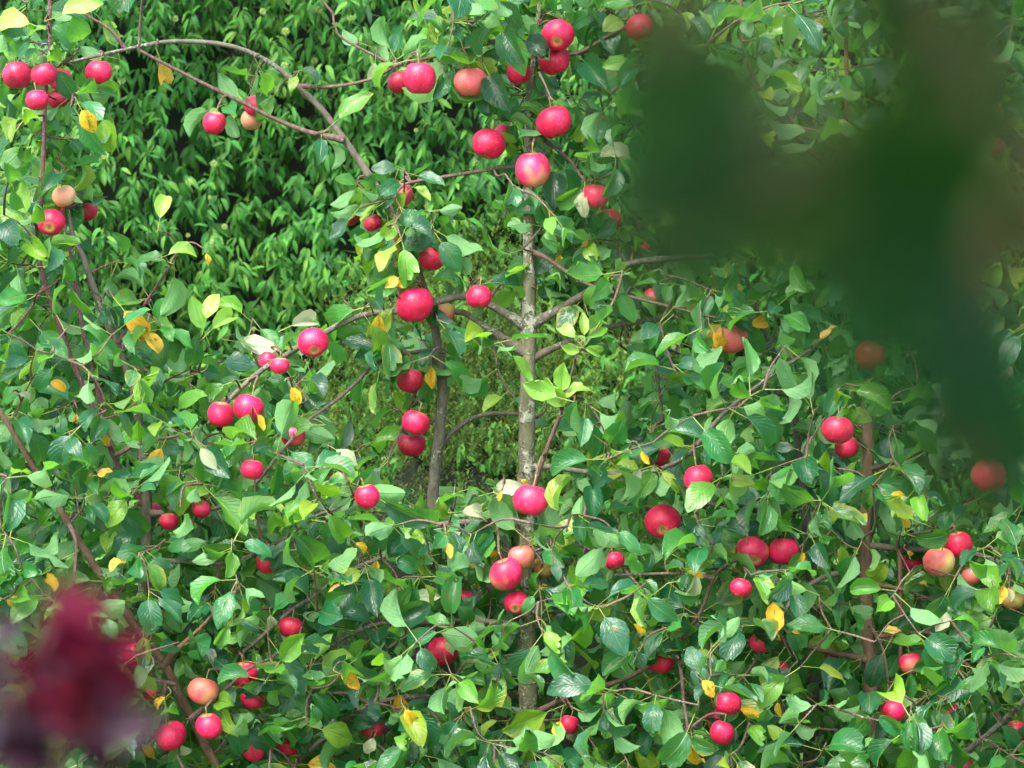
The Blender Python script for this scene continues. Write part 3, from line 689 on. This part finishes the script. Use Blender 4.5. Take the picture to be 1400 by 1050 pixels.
# ------------------------------------------------------------------ spurs and leaves
DENS = [
 [.55,.35,.26,.30,.45,.45,.70,.85,.70,.55,.70,.70,.60,.60],
 [.70,.20,.26,.30,.35,.30,.50,.80,.65,.55,.60,.60,.60,.60],
 [.75,.15,.04,.04,.32,.50,.42,.70,.70,.60,.60,.60,.60,.60],
 [.85,.55,.22,.00,.25,.55,.25,.60,.95,.85,.75,.65,.60,.60],
 [.95,.85,.50,.35,.42,.55,.45,.35,.75,.95,.90,.85,.70,.70],
 [1.0,1.0,.85,.65,.60,.35,.12,.45,.80,.95,.95,.95,.85,.85],
 [1.0,1.0,1.0,.95,.85,.35,.25,.50,.95,1.0,1.0,.90,.95,.95],
 [1.1,1.1,1.1,1.1,1.05,1.0,.95,.90,1.1,1.1,1.1,.95,1.05,1.05],
 [1.1,1.1,1.1,1.1,1.1,1.1,1.0,1.0,1.1,1.1,1.1,1.0,1.1,1.1],
 [1.1,1.1,1.1,1.1,1.1,1.1,1.1,1.0,1.1,1.1,1.1,1.0,1.1,1.1],
 [1.1,1.1,1.1,1.1,1.1,1.1,1.1,1.0,1.1,1.1,1.1,1.0,1.1,1.1]]
def dens(px, py):
    i = min(10, max(0, int(py // 100))); j = min(13, max(0, int(px // 100)))
    d = DENS[i][j]
    if px < -60 or px > 1460 or py > 1120 or py < -60: d *= .75
    return d
WIN = [(250,265,140,85),(330,335,105,95),(400,265,70,75),(200,165,60,45),(420,30,60,28),(250,25,60,25),(640,275,50,50),(625,160,50,40),(560,185,36,45),(672,335,36,50),(470,385,50,50),(430,410,50,35),(380,215,60,45),
 (660,535,38,60),(655,625,30,30),(500,570,30,25),(820,500,50,32),(770,110,20,30),(545,640,25,40),(690,590,20,50)]   # open gaps between the crowns
def in_win(px, py, k=1.0): return any(((px - w[0]) / w[2]) ** 2 + ((py - w[1]) / w[3]) ** 2 < k for w in WIN)
pts = []; cell = np.zeros((4000, 3)); ncell = 0
for k in range(22000):
    px, py = random.uniform(-260, 1660), random.uniform(-220, 1330)
    d = dens(px, py)
    d *= 1 + .55 * noise.noise(Vector((px / 95, py / 95, 4.2)))
    if d <= 0.02 or in_win(px, py) or ((APA[:, 0] - px) ** 2 + (APA[:, 1] - py) ** 2 < (APA[:, 2] * 1.15) ** 2).any(): continue
    y = random.gauss(.05, .24) if py > 450 else random.gauss(-.02, .12)
    y = max(-.42, min(.75, y))
    sp = 45 / max(.2, d) ** .85; ly = 0 if d < .62 else int((y + 1) / .26)
    c = cell[:ncell]
    if ncell and (((c[:, 0] - px) ** 2 + (c[:, 1] - py) ** 2 < sp * sp) & (c[:, 2] == ly)).any(): continue
    cell[ncell] = (px, py, ly); ncell += 1; pts.append(at(px, py, y))
COVER = [(490,285),(525,312),(555,296),(500,262),(595,325),(540,372),(615,388),(556,452),(528,462),(522,275),(590,290),(560,345),(505,335),(600,440),(640,460),(545,405),(485,250),(575,385),(530,345),(470,410),(505,415),
 (640,30),(690,25),(715,60),(660,85),(600,60),(735,95),(700,130),(780,130),(800,160),(790,30),(750,15),(690,160),(660,150),(610,100),(650,380),(120,120),(100,190),(140,150),(90,230),(110,60),(30,60),(40,200),
 (690,300),(765,300),(772,335),(745,362),(805,325),(690,385),(668,470),(640,452),(612,482),(690,660),(640,690),(622,662),(700,270),(750,265),(845,330),(840,400),(780,380),(680,505),(545,470),(520,500),(545,560),(530,640),(560,690)]
FRONT = [(715 + random.uniform(-30, 30), y, -.14) for y in (735, 770, 805, 850, 985, 1010, 1040)] + [(603 + random.uniform(-30, 30), y, -.06) for y in range(700, 1060, 38)] + [(1195 + random.uniform(-25, 25), y, -.12) for y in (950, 985, 1020)] + [(715, 340, -.08), (705, 545, -.1), (735, 390, -.07)]
for px, py, y in FRONT: pts.append(at(px, py, y))
for px, py in COVER: pts.append(at(px, py, random.uniform(-.12, .02) if px < 700 else random.uniform(-.06, .06)))
SPURS = [[] for _ in TREES]                    # (tip, direction)
nodes = [list(map(Vector, NP))]; allP = np.concatenate([NP, np.zeros((len(pts) * 3, 3))]); allT = np.concatenate([NT_, np.zeros(len(pts) * 3, int)]); nn = len(NP)
allR = np.full(len(allP), .004)
P = np.array(pts)
best = np.full(len(P), 1e9); par = np.zeros(len(P), int)
for s in range(0, nn, 400):
    d = ((P[:, None] - allP[None, s:min(nn, s + 400)]) ** 2 * [1, .5, 1]).sum(2); m = d.argmin(1); v = d[np.arange(len(P)), m]
    up = v < best; best[up] = v[up]; par[up] = m[up] + s
done = np.zeros(len(P), bool)
for it in range(len(P)):
    i = int(np.where(done, 1e9, best).argmin()); done[i] = True
    a = Vector(allP[par[i]]); b = Vector(P[i]); ti = int(allT[par[i]]); ln = (b - a).length
    mid = (a + b) * .5 + Vector((random.gauss(0, .07), random.gauss(.06, .06), random.gauss(.03, .07))) * ln
    for t in (.25, .5, .75):
        x, y_ = pix(np.array(a.lerp(mid, t * 2) if t < .5 else mid.lerp(b, t * 2 - 1)))
        hit = np.where((APA[:, 0] - x) ** 2 + (APA[:, 1] - y_) ** 2 < (APA[:, 2] * 1.05) ** 2)[0]
        if len(hit): mid.y = max(mid.y, AP_C[hit[0]][3] + AP_C[hit[0]][2] * PX * 1.5)
    r0 = .0018 + min(.0022, ln * .009)
    extra_twigs[ti].append(([a, mid, b], [r0, r0 * .8, .0012], False))
    SPURS[ti].append((b, (b - mid).normalized()))
    for q, rr in ((mid, 1), (b, 1)):
        allP[nn] = q; allT[nn] = ti
        d = ((P - np.array(q)) ** 2 * [1, .5, 1]).sum(1); u = (~done) & (d < best); best[u] = d[u]; par[u] = nn; nn += 1
for ti in range(len(TREES)):                   # leaves beside apples and along the limbs as well
    for p, r, isap in extra_twigs[ti]:
        if isap: SPURS[ti].append((p[1], Vector((random.gauss(0, .5), random.gauss(0, .5), .6))))
    for b in TREES[ti]['brs'][1:]:
        for k in range(3, len(b.path), 9):
            x, y_ = pix(np.array(b.path[k]))
            if random.random() < .15 + .5 * dens(x, y_) - (.25 if b.clear > .75 else 0): SPURS[ti].append((b.path[k], Vector((random.gauss(0, .6), random.gauss(0, .6), .7))))

clearP, clearR, clearY, clearC = [], [], [], []
for T in TREES:
    for b in T['brs']:
        if b.clear:
            for p, r in zip(b.path, b.rad):
                if p.z > .6 and not any(h[0] < pix(np.array(p))[1] < h[1] for h in b.hide or ()): clearP.append(p); clearR.append(r / PX); clearC.append(b.clear)
clearP = np.array(clearP); clearX = pix(clearP); clearR = np.array(clearR); clearC = np.array(clearC)

O, A, N, L, TI = [], [], [], [], []
for ti, sp in enumerate(SPURS):
    for tip, d in sp:
        x, y_ = pix(np.array(tip)); dd = dens(x, y_)
        n = random.randint(3, 5) if dd < .5 else random.randint(4, 7)
        a0 = random.uniform(0, 6.28)
        sizef = random.uniform(.8, 1.12)
        for k in range(n):
            an = a0 + k * 2.4
            out = Vector((math.cos(an), math.sin(an), 0))
            ax = out * random.uniform(.55, 1) + d * random.uniform(0, .7) + Vector((0, -.12, random.gauss(-.30, .48)))
            nm = Vector((random.gauss(0, .55), -.6 + random.gauss(0, .55), .8 + random.gauss(0, .3)))
            if random.random() < .24: nm = -nm
            O.append(tip - d * random.uniform(0, .03)); A.append(ax); N.append(nm); L.append(random.uniform(.050, .094) * sizef); TI.append(ti)
O = np.array(O); A = np.array(A); N = np.array(N); L = np.array(L); TI = np.array(TI); WH = rng.integers(0, 12, len(O)); FM = frames(A, N)
# points on every blade, for the checks below
def blade_pts(O, FM, L, WH, uv=None):
    Q = np.zeros((len(O), 25, 3))
    for k, (v, f, u) in enumerate(TPL):
        i = np.where(WH == k)[0]; vv = v[1:26]
        Q[i] = np.einsum('nij,vj->nvi', FM[i], vv) * L[i][:, None, None] + O[i][:, None, :]
    return Q
Q = blade_pts(O, FM, L, WH); QP = pix(Q); cy_ = Q[:, :, 1].mean(1)
keep = np.ones(len(O), bool)
for i in range(len(O)):
    if in_win(*QP[i, 12], .8) and rng.random() < .9: keep[i] = False
hid = {i: 0 for i in range(len(APA))}
for i, (px, py, r, yf) in enumerate(APA):      # apples stay in sight, apart from an overlapping edge
    ins = ((QP - [px, py]) ** 2).sum(2) < (r * 1.0) ** 2
    frac = ins.sum(1); front = cy_ < yf + .05
    lim = 3 if r > 23 else 9 if r > 14 else 4
    bad = front & (frac > lim)
    some = front & (frac > 0) & ~bad
    idx = np.where(some)[0]; rng.shuffle(idx)
    allow = 1 if r > 23 else 3 if r > 14 else 1
    keep[bad] = False; keep[idx[allow:]] = False
    px, py, r, yc = AP_C[i]
    inside = (np.abs(Q - np.array(at(px, py, yc))) ** 2).sum(2).min(1) < (r * PX * .92) ** 2
    keep[inside] = False
for s in range(0, len(clearP), 1):
    near = np.abs(QP[:, 12, 0] - clearX[s, 0]) < 90
    idx = np.where(near & keep & (cy_ < clearP[s, 1] + .01))[0]
    if not len(idx): continue
    d = ((QP[idx] - clearX[s]) ** 2).sum(2).min(1)
    h = idx[d < (clearR[s] * .9 + 1.5) ** 2]
    for q in h:
        if ((q * 7919 + int(clearX[s, 0]) // 25 * 13) % 1000) / 1000 < clearC[s] * .85: keep[q] = False
O, FM, L, TI, WH = O[keep], FM[keep], L[keep], TI[keep], WH[keep]
cO, cA, cN, cT = [], [], [], []
for px, py, y, an in GL_LEAF:
    ax = Vector((math.cos(an + random.choice((-1, 1)) * 1.3), -.1, -math.sin(an) * .5 - .5)).normalized(); l = .078
    o = at(px, py, y) - ax * l * .8; q = ((allP[:nn] - np.array(o)) ** 2).sum(1).argmin()
    cO.append(o); cA.append(ax); cN.append(Vector((random.gauss(0, .25), -.9, .55))); cT.append(int(allT[q]))
    if (Vector(allP[q]) - o).length > .01: extra_twigs[cT[-1]].append(([Vector(allP[q]), (Vector(allP[q]) + o) * .5 + Vector((0, .006, .008)), o], [.002, .0017, .0012], False))
nc = len(cO); O = np.concatenate([O, np.array(cO)]); FM = np.concatenate([FM, frames(np.array(cA), np.array(cN))]); L = np.concatenate([L, rng.uniform(.058, .075, nc)])
TI = np.concatenate([TI, np.array(cT)]); WH = np.concatenate([WH, rng.integers(0, 12, nc)]); Q = blade_pts(O, FM, L, WH); QP = pix(Q)
print('leaves', len(O), np.bincount(TI))

# which leaves show largest: a coarse depth buffer
gx, gy = 467, 350
bary = rng.dirichlet((1, 1, 1), 40)
tri = np.stack([QP[:, rng.integers(0, 25, 40)], QP[:, rng.integers(0, 25, 40)], QP[:, rng.integers(0, 25, 40)]], 2)
smp = np.einsum('nkcj,kc->nkj', tri, bary).reshape(-1, 2) / 3
dep = np.repeat(Q[:, :, 1].mean(1), 40); own = np.repeat(np.arange(len(O)), 40)
inb = (smp[:, 0] >= 0) & (smp[:, 0] < gx) & (smp[:, 1] >= 0) & (smp[:, 1] < gy)
cellid = (smp[:, 1].astype(int) * gx + smp[:, 0].astype(int)); cellid[~inb] = -1
order = np.lexsort((dep, cellid)); ci = cellid[order]; first = np.ones(len(ci), bool); first[1:] = ci[1:] != ci[:-1]; first &= ci >= 0
SHOW = np.bincount(own[order][first], minlength=len(O))

# extra leaves that the photograph singles out: column, row, length px, angle (0 = to the side, 90 = up), kind
SPECIAL = [(225,98,46,-70,'yellow'),(120,165,40,-60,'yellow'),(535,328,58,-80,'yellow'),(183,440,60,-50,'yellow'),(205,465,40,-35,'yellow'),(211,634,52,-115,'yellow'),(515,450,46,-100,'yellow'),
 (970,462,56,-130,'yellow'),(985,470,44,-60,'yellow'),(1045,440,44,10,'yellow'),(1006,398,34,100,'yellow'),(1058,838,48,-85,'yellow'),(208,838,34,-15,'yellow'),(480,928,36,-25,'yellow'),(510,930,28,15,'yellow'),
 (548,962,44,-75,'yellow'),(440,1043,46,5,'yellow'),(1214,862,30,5,'yellow'),(588,518,36,-95,'yellow'),(764,996,34,-100,'yellow'),(1020,974,32,-30,'yellow'),(950,1032,42,-80,'yellow'),(1015,722,32,110,'yellow'),
 (560,980,30,-60,'yellow'),(157,770,34,60,'yellow'),(346,832,24,40,'yellow'),(655,765,34,20,'yellow'),(1065,968,24,-80,'yellow'),(1262,798,18,0,'yellow'),(1118,32,26,-40,'yellow'),(285,355,20,-70,'yellow'),(145,600,22,-90,'yellow'),
 (1365,150,36,-80,'yellow'),(950,795,34,-90,'pale'),(1000,950,26,-80,'pale'),(686,670,44,15,'pale'),(650,698,50,5,'pale'),(575,817,36,10,'pale'),(372,910,52,-10,'pale'),(472,622,36,-30,'pale'),(410,440,44,25,'pale'),(340,470,50,-10,'pale'),
 (512,95,34,-95,'pale'),(1290,830,46,-110,'pale'),(985,855,40,-10,'pale'),(795,275,36,-100,'pale'),(818,308,34,-60,'pale'),(830,212,46,15,'pale'),(280,620,34,-50,'pale'),(1130,460,34,25,'yellow'),(560,835,34,170,'pale'),
 (793,470,32,80,'young'),(780,455,34,130,'young'),(812,455,34,35,'young'),(785,480,28,170,'young'),(808,478,30,-10,'young'),(798,450,30,95,'young'),(765,545,50,120,'young'),(785,530,52,45,'young'),(750,540,48,165,'young'),(768,525,40,90,'young'),
 (220,290,36,80,'young'),(240,345,40,20,'young'),(285,425,46,75,'young'),(275,440,46,110,'young'),(300,440,44,45,'young'),(255,680,40,30,'young'),(435,895,40,60,'young'),(450,905,44,10,'young'),(30,275,52,110,'young'),(20,300,48,140,'young'),(100,15,56,20,'young'),(20,25,60,160,'young')]
for k in range(75):
    px, py = random.uniform(0, 1400), random.uniform(300, 1050)
    if not in_win(px, py, 1.2): SPECIAL.append((px, py, random.uniform(16, 34), random.uniform(-150, 30), 'yellow' if random.random() < .75 else 'pale'))
SO, SA, SN, SL, SK, ST = [], [], [], [], [], []
woodP = np.concatenate([NP, allP[len(NP):nn]]); woodT = np.concatenate([NT_, allT[len(NP):nn]]); woodX = pix(woodP)
for px, py, ln, ang, kind in SPECIAL:
    a = Vector((math.cos(R(ang)), random.uniform(-.25, .1), math.sin(R(ang)))).normalized(); l = ln * PX * (.9 if kind == 'yellow' else 1.05)
    c0 = np.array([px, py]) - np.array([math.cos(R(ang)), -math.sin(R(ang))]) * ln * .75
    w = ((woodX - c0) ** 2).sum(1) + np.maximum(0, woodP[:, 1] - .1) * 4e3; q = w.argmin(); yy = min(woodP[q, 1], .1) - .06
    if 120 < px < 470 and py < 240: yy = woodP[q, 1] - .02
    o = at(c0[0], c0[1], yy)
    SO.append(o); SA.append(a); SN.append(Vector((random.gauss(0, .3), -.8, .5 + random.gauss(0, .2)))); SL.append(l); SK.append(kind); ST.append(int(woodT[q]))
    if (Vector(woodP[q]) - o).length > .012:
        extra_twigs[ST[-1]].append(([Vector(woodP[q]), (Vector(woodP[q]) + o) * .5 + Vector((0, 0, .012)), o], [.0024, .002, .0014], False))
SF = frames(np.array(SA), np.array(SN))

# ------------------------------------------------------------------ assemble the trees
for ti, T in enumerate(TREES):
    bx = at(T['base'][0], 1526, T['base'][1]); bx.z = 0
    root = thing('apple_tree', T['label'], 'tree', 'apple trees in the orchard', bx)
    for b in T['brs']:
        V, F = tube([p - bx for p in b.path], b.rad, 14 if b.name == 'trunk' else 8, .17 if b.name == 'trunk' else .16)
        o = mesh_obj(b.name, V, F, M[b.mat], root)
    VV, FF = [], []
    for p, r, isap in extra_twigs[ti]:
        pp, rr = smooth_path([q - bx for q in p], r, max(.012, (p[2] - p[0]).length / 8))
        V, F = tube(pp, rr, 5, .15); n0 = len(VV); VV += V; FF += [tuple(i + n0 for i in f) for f in F]
    o = mesh_obj('twigs', VV, FF, M['twig_purple' if ti in (2,) else 'twig'], root); o['kind'] = 'stuff'
    mine = [i for i in range(len(SO)) if ST[i] == ti]
    for i in mine:
        o = link('leaf', LEAF_ME[SK[i]][random.randrange(12)], root); o.matrix_local = mat4(SO[i] - bx, SF[i], SL[i])
        if SK[i] != 'young': o['label'] = 'yellowing leaf' if SK[i] == 'yellow' else 'pale leaf'
    idx = np.where(TI == ti)[0]; idx = idx[np.argsort(-SHOW[idx])]; top = idx[:300 - len(mine)]; rest = idx[300 - len(mine):]
    for q in top:
        o = link('leaf', LEAF_ME['leaf'][WH[q]], root); o.matrix_local = mat4(O[q] - np.array(bx), FM[q], L[q])
    if len(rest): bake('foliage', TPL, WH[rest], O[rest] - np.array(bx), FM[rest], L[rest], M['leaf'], root)

# ------------------------------------------------------------------ shrubs close to the photographer, far out of focus
def spray(name, label, cat, stems, leaves, mat_twig, twig_r, base, face=-.85):
    """stems: polylines of (col,row,y); leaves: (col,row,y,length m,angle,material)"""
    root = thing(name, label, cat, loc=base); bv = Vector(base)
    ends = []
    for st in stems:
        pts_ = [at(*p) if len(p) == 3 else Vector(p[:3]) for p in st]; ends += pts_
        pa, ra = smooth_path(pts_, [twig_r * (1 - .6 * i / len(pts_)) for i in range(len(pts_))], .03); ends += pa
        V, F = tube([p - bv for p in pa], ra, 8, .1); mesh_obj('stem', V, F, M[mat_twig], root)
    mes = {}
    for (px, py, y, l, ang, mk) in leaves:
        k = random.randrange(12); me = mes.get((mk, k))
        if me is None: me = mes[(mk, k)] = tpl_mesh('leaf', TPL[k], M[mk])
        a = Vector((math.cos(R(ang)), random.uniform(-.3, .3), math.sin(R(ang)))).normalized()
        c = at(px, py, y) - a * l * .75
        nm = Vector((random.gauss(0, .25), face, .5 + random.gauss(0, .2)))
        fm = frames(np.array([a]), np.array([nm]))[0]
        o = link('leaf', me, root); o.matrix_local = mat4(c - bv, fm, l)
        q = min(ends, key=lambda e: (e - c).length)
        if (q - c).length > .004:
            pa, ra = smooth_path([q, (q + c) * .5 + Vector((0, 0, .1 * (q - c).length)), c], [twig_r * .35, twig_r * .3, twig_r * .2], .02)
            V, F = tube([p - bv for p in pa], ra, 5); mesh_obj('twig', V, F, M[mat_twig], root)
    return root
G = -7.38
gl = []
for (px, py, ln, an) in [(930,90,.040,-120),(945,170,.042,-100),(900,200,.036,-110),(985,215,.044,-60),(1020,120,.036,-30),(1050,270,.046,-20),(1090,330,.046,-50),(1130,240,.044,10),(1190,300,.050,-20),
   (1160,370,.042,-80),(1240,220,.046,40),(1290,290,.048,-30),(1260,380,.046,-60),(1330,330,.046,-70),(1300,450,.046,-80),(1350,430,.044,-100),(1330,540,.044,-95),(1290,560,.036,-110),(1370,560,.042,-80),(1340,640,.034,-90),
   (960,60,.04,-150),(990,180,.044,-140),(935,240,.04,-60),(1010,270,.044,-100),(1080,230,.044,-120),(1060,330,.04,0),(880,120,.034,-90),(905,150,.04,-100),(910,260,.038,-70),(960,290,.04,-110),(980,110,.042,-90),(1030,200,.044,-100),(1100,280,.046,-30),(1180,250,.046,-170),(1240,300,.046,-40),(1310,400,.046,-110),(1270,470,.04,-70),(1345,490,.044,-80),(1150,310,.046,-150),(1220,330,.046,-100),(1280,60,.046,30),(1340,60,.046,-20),(1380,20,.044,60),(1250,130,.040,-60),(1380,330,.04,-60),(900,40,.034,100),(1220,20,.04,80),(1180,200,.03,100)]:
    if random.random() < .2: continue
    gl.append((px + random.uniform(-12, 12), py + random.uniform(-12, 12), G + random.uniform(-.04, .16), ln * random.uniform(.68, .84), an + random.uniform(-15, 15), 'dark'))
gb = Vector((.35, G + .05, 0))
gl += [(1335, 355, G, .017, -60, 'russet'), (1310, 620, G, .018, -80, 'russet'), (1350, 380, G, .015, 20, 'russet')]
fgs = spray('leafy_shrub', 'dark green leafy branch close by, blurred, hanging over the orchard view', 'shrub',
      [[(.35, G + .05, 0.0, 0), (.33, G + .05, .8, 0), (.26, G + .03, 1.35, 0), (1560, 300, G + .02), (1400, 230, G), (1250, 200, G), (1080, 210, G), (930, 120, G)],
       [(1400, 230, G), (1360, 400, G), (1335, 600, G)], [(1400, 230, G), (1340, 100, G), (1280, -60, G)]], gl, 'bark_brown', .0018, gb, .9)
n = 800                                         # unseen canopy added above the view to shade the blurred branch
co = np.stack([rng.uniform(-.40, .50, n), G + rng.uniform(-.55, .22, n), rng.uniform(1.63, 2.1, n)], 1)
ca = np.stack([rng.normal(0, 1, n), rng.normal(0, 1, n), rng.normal(-.3, .4, n)], 1); cn = np.stack([rng.normal(0, .4, n), rng.normal(-.2, .4, n), np.ones(n)], 1)
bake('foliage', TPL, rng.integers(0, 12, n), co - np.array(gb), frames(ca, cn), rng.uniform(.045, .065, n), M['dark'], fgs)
for k in range(9):  # stems carrying the added canopy
    pa, ra = smooth_path([Vector((.26, G + .03, 1.35)), Vector((.30, G + .05, 1.6)), Vector((-.35 + .1 * k, G + random.uniform(-.5, .2), 2.1 - .3 * (k % 3) / 2))], [.004, .003, .0015], .04)
    V, F = tube([p - gb for p in pa], ra, 6); mesh_obj('stem', V, F, M['bark_brown'], fgs)
PY = -6.1
pl = []
for (px, py, ln, an, mk) in [(100,880,.04,-90,'crimson'),(85,900,.04,-60,'purple'),(110,940,.04,100,'purple'),(80,970,.038,-20,'crimson'),(140,960,.038,-160,'purple'),(60,930,.036,30,'crimson'),(95,860,.036,-100,'crimson'),(40,990,.034,0,'purple'),(95,900,.036,40,'crimson'),(115,870,.034,110,'crimson'),(75,920,.036,200,'crimson'),(130,920,.036,-20,'crimson'),(100,955,.036,-70,'crimson'),(60,950,.034,-140,'purple'),(110,840,.032,70,'crimson'),(95,820,.03,110,'crimson'),(155,1000,.034,-10,'purple'),(125,985,.034,-60,'crimson'),(105,830,.030,95,'crimson'),(120,850,.028,60,'crimson'),(85,845,.026,130,'crimson'),(100,880,.032,80,'purple'),(70,890,.03,150,'crimson'),(140,890,.03,30,'crimson'),(55,915,.03,170,'crimson'),(110,925,.034,-60,'purple'),
   (85,940,.032,-120,'crimson'),(135,945,.03,0,'purple'),(75,965,.03,-150,'crimson'),(120,970,.034,-40,'crimson'),(150,985,.032,-20,'purple'),(175,995,.032,-30,'purple'),(100,990,.03,-90,'purple'),(165,965,.026,20,'purple'),
   (10,880,.03,60,'purple'),(-5,930,.03,120,'purple'),(15,980,.032,-30,'purple'),(5,1030,.034,10,'purple'),(30,1010,.03,-60,'crimson'),(-15,1000,.03,160,'purple'),(130,1010,.028,-80,'purple'),(95,910,.032,20,'purple'),(115,900,.03,140,'crimson')]:
    if random.random() < .15: continue
    pl.append((px, py, PY + random.uniform(-.1, .06), ln * random.uniform(1.0, 1.25), an + random.uniform(-15, 15), mk))
pb = at(60, 525, PY); pb.z = 0
spray('purple_shrub', 'blurred dark red and purple leaved spray rising close by', 'shrub',
      [[(pb.x, PY, 0.0, 0), (pb.x + .01, PY, .7, 0), (70, 1150, PY), (85, 1020, PY), (100, 930, PY), (104, 840, PY)], [(70, 1150, PY), (20, 1050, PY), (5, 960, PY), (8, 890, PY)], [(85, 1020, PY), (130, 990, PY), (180, 990, PY)]], pl, 'twig_purple', .003, pb)
